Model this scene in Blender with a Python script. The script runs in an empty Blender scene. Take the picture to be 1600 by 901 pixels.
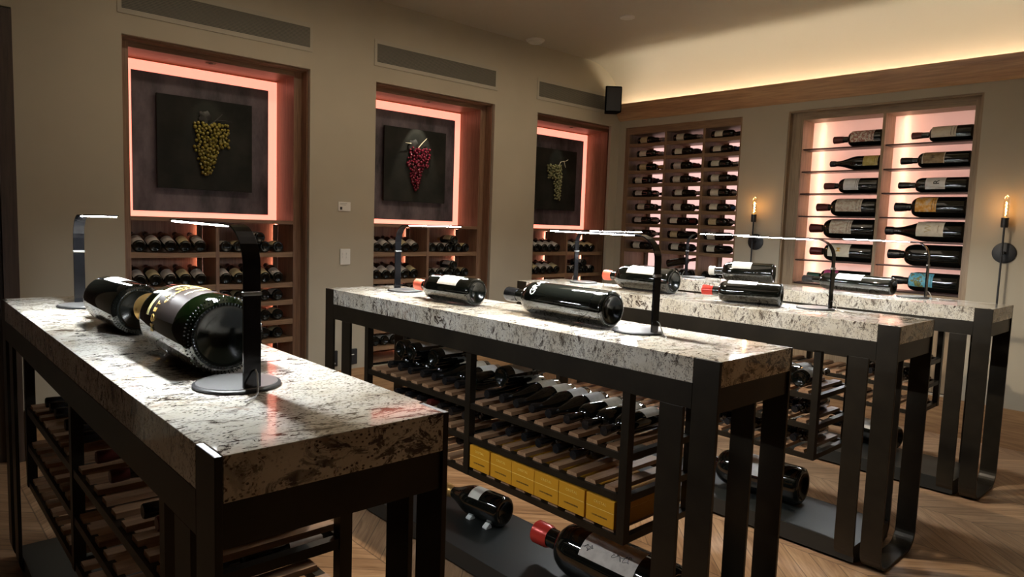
import bpy, bmesh, math, random
from math import sin, cos, pi, radians
from mathutils import Vector, Matrix
random.seed(7)
S = bpy.context.scene
COL = S.collection

# ------------------------------------------------------------------ camera, world, exposure
cd = bpy.data.cameras.new('camera'); cam = bpy.data.objects.new('camera', cd); COL.objects.link(cam)
_ya, _pi, _ro = radians(42.7619), radians(-5.2744), radians(1.9703)
_F = Vector((sin(_ya)*cos(_pi), cos(_ya)*cos(_pi), sin(_pi)))
_R = _F.cross(Vector((0, 0, 1))).normalized(); _U = _R.cross(_F)
_R2 = cos(_ro)*_R + sin(_ro)*_U; _U2 = -sin(_ro)*_R + cos(_ro)*_U
cam.matrix_world = Matrix(((_R2.x, _U2.x, -_F.x, 0), (_R2.y, _U2.y, -_F.y, 0), (_R2.z, _U2.z, -_F.z, 1.4046), (0, 0, 0, 1)))
cd.sensor_width = 36.0; cd.lens = 1081.28*36.0/1600.0; cd.clip_start = 0.02; cd.clip_end = 60
S.camera = cam
S.view_settings.view_transform = 'Standard'; S.view_settings.look = 'None'
S.view_settings.exposure = 0.0; S.view_settings.gamma = 1.0
try: S.view_settings.use_curve_mapping = False
except Exception: pass
S.cycles.caustics_reflective = False
wd = bpy.data.worlds.new('night'); S.world = wd; wd.use_nodes = True
wd.node_tree.nodes['Background'].inputs[0].default_value = (0.9, 0.75, 0.6, 1)
wd.node_tree.nodes['Background'].inputs[1].default_value = 0.004

def area_light(name, loc, sx, sy, power, color, rot=(0, 0, 0), spread=None):
    l = bpy.data.lights.new(name, 'AREA'); l.shape = 'RECTANGLE'; l.size = sx; l.size_y = sy
    l.energy = power; l.color = color
    if spread: l.spread = radians(spread)
    o = bpy.data.objects.new(name, l); COL.objects.link(o); o.location = loc; o.rotation_euler = rot
    return o
def spot_light(name, loc, target, power, color, angle, blend=.6, r=.03):
    l = bpy.data.lights.new(name, 'SPOT'); l.energy = power; l.color = color; l.spot_size = radians(angle)
    l.spot_blend = blend; l.shadow_soft_size = r
    o = bpy.data.objects.new(name, l); COL.objects.link(o); o.location = loc
    d = Vector(target)-Vector(loc); o.rotation_euler = d.to_track_quat('-Z', 'Y').to_euler()
    return o
WARM = (1.0, .84, .64)
area_light('fill_light_room', (.6, 1.2, 2.96), 1.6, 1.6, 2.5, WARM)  # soft overhead fill added for the room's ambient level, no fixture
area_light('fill_light_middle', (3.4, 2.6, 2.97), 2.2, 1.6, 9, WARM)  # second added fill, over the middle tables
area_light('wall_fill_light', (2.9, 3.55, 2.95), 4.2, .08, 5.5, WARM, (radians(38), 0, 0), 104)  # added strip of fill that lifts the niche wall, no real washer
spot_light('added_spot_aisle', (1.99, 2.6, 2.98), (3.1, 1.1, 0), 270, WARM, 105, .5, .03)  # spot added to brighten the floor and cast table shadow bands
spot_light('picture_spot', (3.40, 4.74, 2.36), (3.385, 4.91, 1.90), 13, (1, .9, .72), 50, .5, .006)
spot_light('picture_spot_left', (1.67, 4.72, 2.36), (1.70, 4.9, 1.9), 2.6, (1, .85, .6), 50, .7, .006)
spot_light('picture_spot_right', (5.08, 4.74, 2.36), (5.1, 4.9, 1.9), 2.6, (1, .9, .7), 50, .7, .006)

W, B = 4.575, 5.65          # planes of the picture wall and of the bottle wall
CZ = 3.01
TT = 1.05                   # table top

# ------------------------------------------------------------------ materials
def mat(name, base=(.5, .5, .5), rough=.5, metal=0., emit=None, es=0., spec=.5, coat=0., trans=0.):
    m = bpy.data.materials.new(name); m.use_nodes = True
    b = m.node_tree.nodes['Principled BSDF']
    b.inputs['Base Color'].default_value = (*base, 1); b.inputs['Roughness'].default_value = rough
    b.inputs['Metallic'].default_value = metal; b.inputs['Specular IOR Level'].default_value = spec
    b.inputs['Coat Weight'].default_value = coat; b.inputs['Coat Roughness'].default_value = .05
    b.inputs['Transmission Weight'].default_value = trans
    if emit: b.inputs['Emission Color'].default_value = (*emit, 1); b.inputs['Emission Strength'].default_value = es
    return m
def nt(m): return m.node_tree, m.node_tree.nodes, m.node_tree.links, m.node_tree.nodes['Principled BSDF']
def coords(m, scale=(1, 1, 1), rot=(0, 0, 0)):
    t, n, l, b = nt(m)
    tc = n.new('ShaderNodeTexCoord'); mp = n.new('ShaderNodeMapping')
    mp.inputs['Scale'].default_value = scale; mp.inputs['Rotation'].default_value = rot
    l.new(tc.outputs['Object'], mp.inputs['Vector']); return mp.outputs['Vector']
def noise(m, vec, scale, detail=4, rough=.55, dist=0.):
    t, n, l, b = nt(m); x = n.new('ShaderNodeTexNoise'); x.inputs['Scale'].default_value = scale
    x.inputs['Detail'].default_value = detail; x.inputs['Roughness'].default_value = rough
    x.inputs['Distortion'].default_value = dist; l.new(vec, x.inputs['Vector']); return x.outputs['Fac']
def ramp(m, fac, stops):
    t, n, l, b = nt(m); r = n.new('ShaderNodeValToRGB'); e = r.color_ramp.elements
    while len(e) < len(stops): e.new(.5)
    for i, (p, c) in enumerate(stops): e[i].position = p; e[i].color = (*c, 1) if len(c) == 3 else c
    l.new(fac, r.inputs['Fac']); return r.outputs['Color']
def mix(m, fac, a, b_, mode='MIX'):
    t, n, l, b = nt(m); x = n.new('ShaderNodeMix'); x.data_type = 'RGBA'; x.blend_type = mode
    for s, v in ((x.inputs['Factor'], fac), (x.inputs['A'], a), (x.inputs['B'], b_)):
        if hasattr(v, 'links') or hasattr(v, 'is_linked'): l.new(v, s)
        else: s.default_value = v if not isinstance(v, tuple) else ((*v, 1) if len(v) == 3 else v)
    return x.outputs['Result']
def setc(m, c): t, n, l, b = nt(m); l.new(c, b.inputs['Base Color'])
def bump(m, h, st=.2, d=.01):
    t, n, l, b = nt(m); x = n.new('ShaderNodeBump'); x.inputs['Strength'].default_value = st
    x.inputs['Distance'].default_value = d; l.new(h, x.inputs['Height']); l.new(x.outputs['Normal'], b.inputs['Normal'])
def wood(name, c1, c2, c3, axis='Z', rough=.45, fine=1.0):
    m = mat(name, c1, rough); s = {'X': (1.2, 22, 22), 'Y': (22, 1.2, 22), 'Z': (22, 22, 1.2)}[axis]
    v = coords(m, s); f = noise(m, v, 1.0*fine, 6, .6, .6); c = ramp(m, f, [(.3, c3), (.5, c1), (.68, c2)])
    g = noise(m, v, 6*fine, 3, .5); c2_ = mix(m, .35, c, ramp(m, g, [(.35, tuple(.55*a for a in c1)), (.6, c2)]), 'MIX')
    setc(m, c2_); bump(m, g, .12, .002); return m

M = {}
M['paint'] = mat('wall_paint', (.42, .375, .29), .85)
_v = coords(M['paint'], (1, 1, 1)); setc(M['paint'], ramp(M['paint'], noise(M['paint'], _v, 1.6, 3), [(.3, (.40, .350, .260)), (.7, (.44, .388, .290))])); bump(M['paint'], noise(M['paint'], _v, 60, 4), .08, .002)
M['ceil'] = mat('ceiling_plaster', (.48, .43, .34), .55)
_v = coords(M['ceil'], (1, 1, 1)); bump(M['ceil'], noise(M['ceil'], _v, 2.2, 3), .25, .03)
M['niche'] = wood('niche_walnut', (.23, .12, .065), (.32, .19, .11), (.14, .07, .04), 'Z', .45)
M['nicheH'] = wood('niche_walnut_horizontal', (.23, .12, .065), (.32, .19, .11), (.14, .07, .04), 'X', .45)
M['shelfwood'] = wood('shelf_oak', (.24, .135, .065), (.32, .19, .10), (.15, .08, .04), 'X', .5)
M['rackwood'] = wood('rack_walnut', (.20, .12, .065), (.28, .18, .10), (.12, .07, .04), 'Y', .5)
M['rackwoodV'] = wood('rack_walnut_upright', (.20, .12, .065), (.28, .18, .10), (.12, .07, .04), 'Z', .5)
M['molding'] = wood('molding_walnut', (.46, .26, .13), (.62, .38, .20), (.26, .13, .06), 'Y', .4, .7)
M['casing'] = wood('casing_oak', (.27, .19, .11), (.36, .26, .16), (.18, .12, .07), 'Z', .5)
M['casingH'] = wood('casing_oak_horizontal', (.27, .19, .11), (.36, .26, .16), (.18, .12, .07), 'Y', .5)
M['slat'] = wood('slat_oak', (.34, .19, .10), (.46, .28, .16), (.22, .12, .065), 'X', .5)
M['base'] = wood('skirting_oak', (.36, .20, .09), (.48, .29, .14), (.22, .11, .05), 'Y', .5, .6)
M['baseX'] = wood('skirting_oak_long', (.36, .20, .09), (.48, .29, .14), (.22, .11, .05), 'X', .5, .6)
M['doorwood'] = wood('door_dark_wood', (.05, .03, .018), (.075, .045, .028), (.03, .018, .01), 'Z', .5)

def steel():
    m = mat('blackened_steel', (.034, .027, .018), .40, .55, spec=.5)
    v = coords(m, (3, 3, 3)); f = noise(m, v, 2.5, 5); setc(m, ramp(m, f, [(.3, (.020, .016, .011)), (.7, (.035, .028, .018))]))
    return m
M['steel'] = steel()
M['board'] = mat('dark_shelf_board', (.014, .016, .015), .42)
M['chrome'] = mat('black_chrome', (.025, .025, .028), .10, .85)
M['basedisc'] = mat('lamp_base_grey', (.28, .28, .27), .3, .6)
M['black'] = mat('matte_black', (.012, .012, .013), .5)
M['speaker'] = mat('speaker_black', (.002, .0025, .003), .9, spec=.1)
M['white_plastic'] = mat('white_plastic', (.72, .69, .62), .45)
M['grille'] = mat('vent_grille', (.15, .135, .10), .6)
M['grilleframe'] = mat('vent_frame', (.40, .36, .28), .7)
M['lampled'] = mat('lamp_led', (1, 1, 1), .5, emit=(.93, .97, 1.0), es=300)
M['coveled'] = mat('cove_led', (1, 1, 1), .5, emit=(1, .87, .66), es=33)
M['pinkled'] = mat('pink_led', (1, .8, .7), .5, emit=(1, .27, .19), es=1.75)
M['stripled'] = mat('pink_strip_led', (1, .8, .7), .5, emit=(1, .50, .40), es=42)
M['rackpanel'] = mat('rack_backlight', (1, .8, .7), .5, emit=(1, .62, .57), es=1.0)
M['rackback'] = mat('rack_back_pale', (.55, .42, .34), .6)
M['displed'] = mat('display_strip_led', (1, .8, .7), .5, emit=(1, .68, .50), es=110)
M['displow'] = mat('display_backlight', (1, .8, .7), .5, emit=(1, .70, .66), es=1.5)
M['backpanel'] = mat('display_back', (.82, .76, .73), .6)
def translucent(m, w=.5):
    t, n, l, b = nt(m); tr = n.new('ShaderNodeBsdfTranslucent'); tr.inputs['Color'].default_value = (.86, .80, .77, 1)
    mx = n.new('ShaderNodeMixShader'); mx.inputs[0].default_value = w; l.new(b.outputs[0], mx.inputs[1]); l.new(tr.outputs[0], mx.inputs[2])
    l.new(mx.outputs[0], n['Material Output'].inputs['Surface'])
translucent(M['backpanel'])
M['panel'] = mat('dark_panel', (.035, .028, .028), .55)
_v = coords(M['panel'], (3, 3, 1.2)); setc(M['panel'], ramp(M['panel'], noise(M['panel'], _v, 2.2, 8, .65), [(.33, (.035, .029, .034)), (.62, (.17, .135, .15))]))
M['artboard'] = mat('art_board', (.022, .024, .020), .6, spec=.15)
_v = coords(M['artboard'], (2, 2, 2)); setc(M['artboard'], ramp(M['artboard'], noise(M['artboard'], _v, 3, 4), [(.35, (.012, .013, .011)), (.7, (.026, .025, .020))]))
M['grape_green'] = mat('green_grapes', (.20, .165, .025), .12, spec=.9)
M['grape_red'] = mat('red_grapes', (.16, .008, .025), .12, spec=.9)
M['grape_dark'] = mat('olive_grapes', (.20, .20, .09), .12, spec=.9)
M['leaf'] = mat('dark_leaf', (.010, .009, .007), .6)
M['stem'] = mat('pale_stem', (.62, .55, .38), .5)
M['glass'] = mat('bottle_glass', (.004, .005, .004), .04, spec=.6, coat=.5)
M['glassgreen'] = mat('bottle_glass_green', (.0004, .0016, .0003), .04, spec=.6, coat=.6)
M['greenglass'] = mat('bottle_green_tint', (.10, .42, .03), .02, spec=.6, trans=1.0)
M['punt'] = mat('bottle_base_glass', (.003, .004, .003), .18, spec=.35)
M['beads'] = mat('bottle_glass_beads', (.02, .022, .02), .08, spec=1.0)
M['paper'] = mat('label_paper', (.72, .70, .62), .6)
M['brownlabel'] = mat('label_brown', (.016, .011, .009), .4)
M['gold'] = mat('gold_print', (.80, .52, .14), .3, .6)
M['palegold'] = mat('pale_gold_print', (.85, .75, .35), .4, .2)
M['ink'] = mat('ink', (.03, .025, .025), .6)
M['whiteink'] = mat('white_ink', (.85, .85, .85), .5)
M['wine'] = mat('label_violet', (.35, .05, .16), .5)
def arts(name, stops, scale=40, det=4):
    m = mat(name, (.5, .5, .5), .6); v = coords(m, (1, 1, 1)); setc(m, ramp(m, noise(m, v, scale, det), stops)); return m
M['lab_cream'] = arts('label_cream', [(.3, (.62, .57, .44)), (.6, (.72, .67, .54))])
M['lab_grey'] = arts('label_grey', [(.3, (.50, .45, .40)), (.6, (.62, .57, .51))])
M['lab_dim'] = arts('label_tan', [(.3, (.50, .40, .22)), (.6, (.62, .52, .30))])
M['lab_white'] = arts('label_white', [(.35, (.66, .66, .62)), (.6, (.76, .76, .73))])
M['lab_pic'] = arts('label_engraving', [(.42, (.50, .38, .28)), (.5, (.62, .56, .44)), (.7, (.70, .65, .53))], 55, 3)
M['lab_gold'] = arts('label_orange', [(.4, (.62, .27, .03)), (.52, (.75, .42, .10)), (.66, (.70, .55, .40))], 35, 3)
M['lab_brown'] = arts('label_sepia', [(.35, (.20, .13, .06)), (.65, (.38, .28, .15))], 30, 3)
M['lab_blue'] = arts('label_painting', [(.38, (.06, .26, .40)), (.5, (.12, .40, .50)), (.56, (.10, .10, .03)), (.68, (.26, .30, .06))], 22, 4)
M['lab_vine'] = arts('label_red_motif', [(.45, (.70, .66, .56)), (.53, (.32, .06, .03)), (.7, (.60, .55, .48))], 50, 2)
M['lab_yellow'] = arts('label_yellow', [(.4, (.50, .40, .10)), (.6, (.62, .52, .20))], 30, 2)
CAPS = {}
for k, c, r, me in (('red', (.62, .05, .035), .25, .2), ('coral', (.80, .16, .10), .25, .1), ('darkred', (.10, .015, .012), .35, .2), ('black', (.015, .015, .016), .25, .2),
                    ('silver', (.55, .57, .60), .22, .9), ('gold', (.72, .46, .16), .3, .8), ('white', (.75, .75, .72), .4, 0), ('blue', (.02, .05, .12), .3, .3), ('green', (.01, .05, .03), .3, .2), ('steel', (.10, .105, .115), .14, .9)):
    CAPS[k] = mat('capsule_'+k, c, r, me)
M['boxyellow'] = mat('carton_yellow', (.62, .30, .012), .55)
M['boxline'] = mat('carton_line', (.85, .62, .15), .5)
M['cable'] = mat('lamp_cord', (.45, .45, .44), .4)
M['acrylic'] = mat('clear_wedge', (.75, .78, .76), .25)
M['clearglass'] = mat('bulb_glass', (1, .95, .88), .02, trans=1.0)
M['filament'] = mat('filament', (1, .6, .2), .5, emit=(1, .46, .12), es=75)
M['metalbar'] = mat('shelf_bronze', (.05, .03, .025), .4, .6)

def granite():
    m = mat('white_granite', (.7, .68, .6), .07, spec=.5, coat=.25)
    t, n, l, b = nt(m)
    v = coords(m, (1, 1, 1)); vs = coords(m, (1.0, 2.1, 1.35), (0, 0, radians(14)))
    base = ramp(m, noise(m, v, 7, 7, .65), [(.30, (.50, .44, .34)), (.45, (.70, .66, .56)), (.62, (.82, .80, .73))])
    a = noise(m, vs, 11, 10, .74, 1.8)
    veins = ramp(m, a, [(.425, (0, 0, 0)), (.475, (1, 1, 1))])
    msk = ramp(m, noise(m, v, 2.6, 5, .65, .6), [(.41, (1, 1, 1)), (.53, (0, 0, 0))])      # where the veins crowd
    inv = n.new('ShaderNodeMix'); inv.data_type = 'RGBA'
    fine = ramp(m, noise(m, vs, 30, 8, .75, 1.2), [(.39, (0, 0, 0)), (.44, (1, 1, 1))])
    c = mix(m, veins, (.055, .036, .028), base)
    c = mix(m, msk, c, base)
    c = mix(m, fine, (.09, .065, .05), c)
    vo = n.new('ShaderNodeTexVoronoi'); vo.inputs['Scale'].default_value = 95; l.new(vs, vo.inputs['Vector'])
    spk = ramp(m, vo.outputs['Distance'], [(.20, (0, 0, 0)), (.32, (1, 1, 1))])
    spm = ramp(m, noise(m, v, 6, 6, .7, .5), [(.39, (0, 0, 0)), (.50, (1, 1, 1))])
    sp = mix(m, spm, (1, 1, 1), spk); c = mix(m, sp, (.05, .034, .028), c)
    br = ramp(m, noise(m, v, 4.0, 8, .75, 1.2), [(.585, (0, 0, 0)), (.68, (1, 1, 1))]); c = mix(m, br, c, mix(m, spk, (.06, .035, .025), (.40, .27, .19)))
    setc(m, c); return m
M['granite'] = granite()

def floor_mat():
    m = mat('chevron_oak', (.4, .25, .14), .38)
    t, n, l, b = nt(m)
    tc = n.new('ShaderNodeTexCoord'); sx = n.new('ShaderNodeSeparateXYZ'); l.new(tc.outputs['Object'], sx.inputs[0])
    def mth(op, a, c=None, d=None):
        x = n.new('ShaderNodeMath'); x.operation = op
        for i, v in enumerate((a, c, d)):
            if v is None: continue
            if isinstance(v, (int, float)): x.inputs[i].default_value = v
            else: l.new(v, x.inputs[i])
        return x.outputs[0]
    P = 1.0
    u = mth('DIVIDE', sx.outputs[0], P/2); colid = mth('FLOOR', u); fu = mth('FRACT', u)
    par = mth('MODULO', mth('ABSOLUTE', colid), 2.0)
    tri = mth('ABSOLUTE', mth('SUBTRACT', par, fu))          # zig-zag
    vv = mth('ADD', sx.outputs[1], mth('MULTIPLY', tri, P/2))
    pl = mth('DIVIDE', vv, .125); pid = mth('FLOOR', pl); fp = mth('FRACT', pl)
    cb = n.new('ShaderNodeCombineXYZ'); l.new(pid, cb.inputs[0]); l.new(colid, cb.inputs[1])
    wn = n.new('ShaderNodeTexWhiteNoise'); l.new(cb.outputs[0], wn.inputs[0])
    # grain running with the plank
    gx = n.new('ShaderNodeCombineXYZ'); l.new(mth('MULTIPLY', pl, 1.3), gx.inputs[0]); l.new(mth('MULTIPLY', sx.outputs[0], 1.5), gx.inputs[1]); l.new(mth('MULTIPLY', wn.outputs[0], 37.0), gx.inputs[2])
    g = noise(m, gx.outputs[0], 2.4, 7, .65, 1.4)
    c = ramp(m, g, [(.32, (.24, .14, .075)), (.5, (.41, .255, .145)), (.66, (.52, .35, .21))])
    tone = ramp(m, wn.outputs[0], [(0, (.72, .70, .68)), (1, (1.0, 1.0, 1.0))]); c = mix(m, 1.0, c, tone, 'MULTIPLY')
    gap = mth('MINIMUM', mth('MINIMUM', fp, mth('SUBTRACT', 1.0, fp)), mth('MULTIPLY', mth('MINIMUM', fu, mth('SUBTRACT', 1.0, fu)), 4.0))
    gm = ramp(m, gap, [(.0, (.25, .25, .25)), (.035, (1, 1, 1))]); c = mix(m, 1.0, c, gm, 'MULTIPLY')
    setc(m, c); bump(m, g, .08, .003); return m
M['floor'] = floor_mat()

# ------------------------------------------------------------------ mesh helpers
class MB:
    def __init__(s): s.v = []; s.f = []; s.mi = []; s.mats = []; s.sm = []
    def m(s, mt):
        if mt not in s.mats: s.mats.append(mt)
        return s.mats.index(mt)
    def add(s, vs, fs, mt, smooth=False, T=None):
        o = len(s.v); i = s.m(mt)
        s.v += [tuple(T @ Vector(p)) if T else tuple(p) for p in vs]
        for f in fs: s.f.append([o+k for k in f]); s.mi.append(i); s.sm.append(smooth)
        return s
    def box(s, a, b, mt, T=None):
        x0, y0, z0 = a; x1, y1, z1 = b
        if x0 > x1: x0, x1 = x1, x0
        if y0 > y1: y0, y1 = y1, y0
        if z0 > z1: z0, z1 = z1, z0
        vs = [(x, y, z) for z in (z0, z1) for y in (y0, y1) for x in (x0, x1)]
        return s.add(vs, [(0, 2, 3, 1), (4, 5, 7, 6), (0, 1, 5, 4), (2, 6, 7, 3), (0, 4, 6, 2), (1, 3, 7, 5)], mt, False, T)
    def prism(s, pts, z0, z1, mt, T=None, smooth=False):
        n = len(pts); vs = [(x, y, z0) for x, y in pts]+[(x, y, z1) for x, y in pts]
        fs = [tuple(range(n))[::-1], tuple(range(n, 2*n))]+[(i, (i+1) % n, n+(i+1) % n, n+i) for i in range(n)]
        return s.add(vs, fs, mt, smooth, T)
    def lathe(s, prof, mt, seg=24, T=None, smooth=True):
        vs = []; fs = []; rings = []
        for r, z in prof:
            if r < 1e-6: rings.append([len(vs)]); vs.append((0, 0, z))
            else: rings.append(list(range(len(vs), len(vs)+seg))); vs += [(r*cos(2*pi*k/seg), r*sin(2*pi*k/seg), z) for k in range(seg)]
        for a, b in zip(rings, rings[1:]):
            for k in range(seg):
                k2 = (k+1) % seg
                if len(a) == 1 and len(b) == 1: continue
                if len(a) == 1: fs.append((a[0], b[k2], b[k]))
                elif len(b) == 1: fs.append((a[k], a[k2], b[0]))
                else: fs.append((a[k], a[k2], b[k2], b[k]))
        return s.add(vs, fs, mt, smooth, T)
    def tube(s, pts, r, mt, seg=8):
        pts = [Vector(p) for p in pts]; vs = []; fs = []
        up = Vector((0, 0, 1))
        for i, p in enumerate(pts):
            d = (pts[min(i+1, len(pts)-1)]-pts[max(i-1, 0)]).normalized()
            a = d.cross(up if abs(d.z) < .95 else Vector((1, 0, 0))).normalized(); b = d.cross(a)
            rr = r[i] if isinstance(r, (list, tuple)) else r
            vs += [tuple(p+rr*(cos(2*pi*k/seg)*a+sin(2*pi*k/seg)*b)) for k in range(seg)]
        for i in range(len(pts)-1):
            for k in range(seg):
                fs.append((i*seg+k, i*seg+(k+1) % seg, (i+1)*seg+(k+1) % seg, (i+1)*seg+k))
        fs.append(tuple(range(seg))[::-1]); fs.append(tuple((len(pts)-1)*seg+k for k in range(seg)))
        return s.add(vs, fs, mt, True)
    def strap(s, path, w, t, mt, side=Vector((1, 0, 0))):
        """flat bar swept along a path lying in the plane normal to `side`"""
        P = [Vector(p) for p in path]; vs = []; fs = []
        for i, p in enumerate(P):
            d = (P[min(i+1, len(P)-1)]-P[max(i-1, 0)]).normalized(); nn = d.cross(side).normalized()
            for a, b in ((-1, -1), (1, -1), (1, 1), (-1, 1)): vs.append(tuple(p+side*(a*w/2)+nn*(b*t/2)))
        for i in range(len(P)-1):
            for k in range(4): fs.append((i*4+k, i*4+(k+1) % 4, (i+1)*4+(k+1) % 4, (i+1)*4+k))
        fs.append((3, 2, 1, 0)); e = (len(P)-1)*4; fs.append((e, e+1, e+2, e+3))
        return s.add(vs, fs, mt, False)
    def mesh(s, name):
        me = bpy.data.meshes.new(name); me.from_pydata(s.v, [], s.f); me.update()
        for mt in s.mats: me.materials.append(mt)
        me.polygons.foreach_set('material_index', s.mi); me.polygons.foreach_set('use_smooth', s.sm)
        bm = bmesh.new(); bm.from_mesh(me); bmesh.ops.recalc_face_normals(bm, faces=bm.faces); bm.to_mesh(me); bm.free()
        if any(s.sm):
            try: me.set_sharp_from_angle(angle=radians(38))
            except Exception: pass
        me.update(); return me
    def build(s, name, parent=None, bevel=0.):
        o = bpy.data.objects.new(name, s.mesh(name)); COL.objects.link(o)
        if parent is not None: o.parent = parent
        if bevel:
            b = o.modifiers.new('bevel', 'BEVEL'); b.width = bevel; b.segments = 2; b.limit_method = 'ANGLE'; b.angle_limit = radians(40)
        return o

def tag(o, label=None, cat=None, group=None, kind=None):
    if label: o['label'] = label
    if cat: o['category'] = cat
    if group: o['group'] = group
    if kind: o['kind'] = kind
    return o
def struct(o, label, cat='room'): return tag(o, label, cat, None, 'structure')
def thing(name, label, cat, loc=(0, 0, 0), group=None, rz=0.):
    o = bpy.data.objects.new(name, None); COL.objects.link(o); o.location = loc; o.rotation_euler = (0, 0, rz)
    o.empty_display_size = .1
    return tag(o, label, cat, group)
def link_mesh(name, me, parent):
    o = bpy.data.objects.new(name, me); COL.objects.link(o); o.parent = parent; return o

# ------------------------------------------------------------------ room shell
X0, Y0 = -1.4, -1.7
m = MB(); m.box((X0-.1, Y0-.1, -.12), (B+.6, W+.6, 0), M['floor']); struct(m.build('floor'), 'oak floor laid in a chevron pattern', 'floor')
# ceiling: flat, then curving down to the bottle wall
m = MB(); m.box((X0-.1, Y0-.1, CZ), (5.15, W+.03, CZ+.1), M['ceil'])
pts = [(5.15, CZ)]
for k in range(1, 17):
    a = pi/2*(1-k/16); pts.append((5.15+.5*cos(a), 2.60+.41*sin(a)))
outer = [(5.8, 2.60), (5.8, CZ+.1), (5.15, CZ+.1)]
poly = pts+outer
n = len(poly); vs = [(x, Y0-.1, z) for x, z in poly]+[(x, W+.03, z) for x, z in poly]
fs = [tuple(range(n)), tuple(range(n, 2*n))[::-1]]+[(i, (i+1) % n, n+(i+1) % n, n+i) for i in range(n)]
m.add(vs[:0], [], M['ceil']); m.add(vs, fs, M['ceil'], True)
struct(m.build('ceiling'), 'pale plaster ceiling that curves down to the bottle wall', 'ceiling')

niches = [dict(a=1.095, b=2.264, i0=1.155, i1=2.197, div=1.672), dict(a=2.788, b=3.960, i0=2.850, i1=3.893, div=3.372), dict(a=4.474, b=5.522, i0=4.536, i1=5.60, div=5.055)]
NZ0, NZ1 = .28, 2.425
m = MB(); P = M['paint']; xs = X0
m.box((X0-.1, W, 2.45), (-.42, W+.03, CZ), P); 
DX0, DX1 = -.42, .575
edges = [(X0, DX0)]
m.box((X0-.1, W, 0), (DX0, W+.03, 2.45), P)
m.box((DX0, W, 2.45), (B+.1, W+.03, CZ), P)
prev = DX1
for nn in niches:
    m.box((prev, W, 0), (nn['a'], W+.03, 2.45), P)
    m.box((nn['a'], W, NZ1), (nn['b'], W+.03, 2.45), P)
    m.box((nn['a'], W, 0), (nn['b'], W+.03, NZ0), P)
    prev = nn['b']
m.box((prev, W, 0), (B+.1, W+.03, 2.45), P)
struct(m.build('wall_left'), 'grey beige wall with the three grape picture niches', 'wall')
# back (bottle) wall with two openings
RA = (3.206, 4.492, 2.415, .90); RB = (1.401, 2.788, 2.42, .28)
m = MB()
m.box((B, Y0-.1, 0), (B+.03, RB[0], 2.65), P); m.box((B, RB[1], 0), (B+.03, RA[0], 2.65), P); m.box((B, RA[1], 0), (B+.03, W+.03, 2.65), P)
m.box((B, RB[0], RB[2]), (B+.03, RB[1], 2.65), P); m.box((B, RA[0], RA[2]), (B+.03, RA[1], 2.65), P)
m.box((B, RB[0], 0), (B+.03, RB[1], RB[3]), P); m.box((B, RA[0], 0), (B+.03, RA[1], RA[3]-.05), P)
struct(m.build('wall_back'), 'grey beige wall holding the bottle rack and the lit display', 'wall')
m = MB(); m.box((X0-.1, Y0-.1, 0), (B+.1, Y0, CZ), M['doorwood']); struct(m.build('wall_front'), 'unseen wall behind the camera, dark wood finish added to cut bounce light', 'wall')  # wall out of view, given a dark finish to cut bounced light
m = MB(); m.box((X0-.1, Y0, 0), (X0, W+.1, CZ), M['doorwood']); struct(m.build('wall_right'), 'unseen wall at the near end, dark wood finish added to cut bounce light', 'wall')  # also out of view, kept dark so it bounces little light
# door at the far left
m = MB(); m.box((DX0, W+.04, 0), (DX1, W+.08, 2.45), M['doorwood'])
d = struct(m.build('door_1'), 'dark wooden door at the left edge', 'door')
m = MB(); m.box((DX1-.07, W-.012, 0), (DX1, W+.039, 2.44), M['doorwood']); m.box((DX0, W-.012, 0), (DX0+.07, W+.039, 2.44), M['doorwood']); m.box((DX0+.07, W-.012, 2.37), (DX1-.07, W+.039, 2.44), M['doorwood'])
m.build('door_frame', d)
# baseboards
m = MB(); prev = DX1+.004
for nn in niches+[dict(a=B-.016, b=0)]:
    m.box((prev, W-.014, 0), (nn['a'] if nn['b'] else B-.016, W-.001, .285), M['baseX'])
    if nn['b']: m.box((nn['a'], W-.014, 0), (nn['b'], W-.001, .27), M['baseX'])
    prev = nn['b']
struct(m.build('baseboard_left'), 'tall oak baseboard along the niche wall', 'baseboard')
m = MB(); m.box((B-.016, Y0, 0), (B-.001, W-.001, .27), M['base']); struct(m.build('baseboard_back'), 'tall oak baseboard along the bottle wall', 'baseboard')
# crown molding with a light trough behind it
m = MB(); prof = [(B-.001, 2.486), (B-.020, 2.498), (B-.062, 2.548), (B-.098, 2.600), (B-.110, 2.637), (B-.098, 2.637), (B-.086, 2.606), (B-.05, 2.556), (B-.001, 2.52)]
n = len(prof); vs = [(x, Y0+.01, z) for x, z in prof]+[(x, W-.001, z) for x, z in prof]
m.add(vs, [tuple(range(n)), tuple(range(n, 2*n))[::-1]]+[(i, (i+1) % n, n+(i+1) % n, n+i) for i in range(n)], M['molding'])
struct(m.build('trim_1'), 'walnut crown molding hiding the cove light', 'molding')
m = MB(); m.box((B-.040, Y0+.05, 2.570), (B-.012, W-.05, 2.578), M['coveled'])
m.box((B-.040, Y0+.05, 2.558), (B-.012, W-.05, 2.5695), M['white_plastic'])
tag(m.build('cove_light'), 'warm light strip behind the wooden crown molding', 'light strip')

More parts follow.
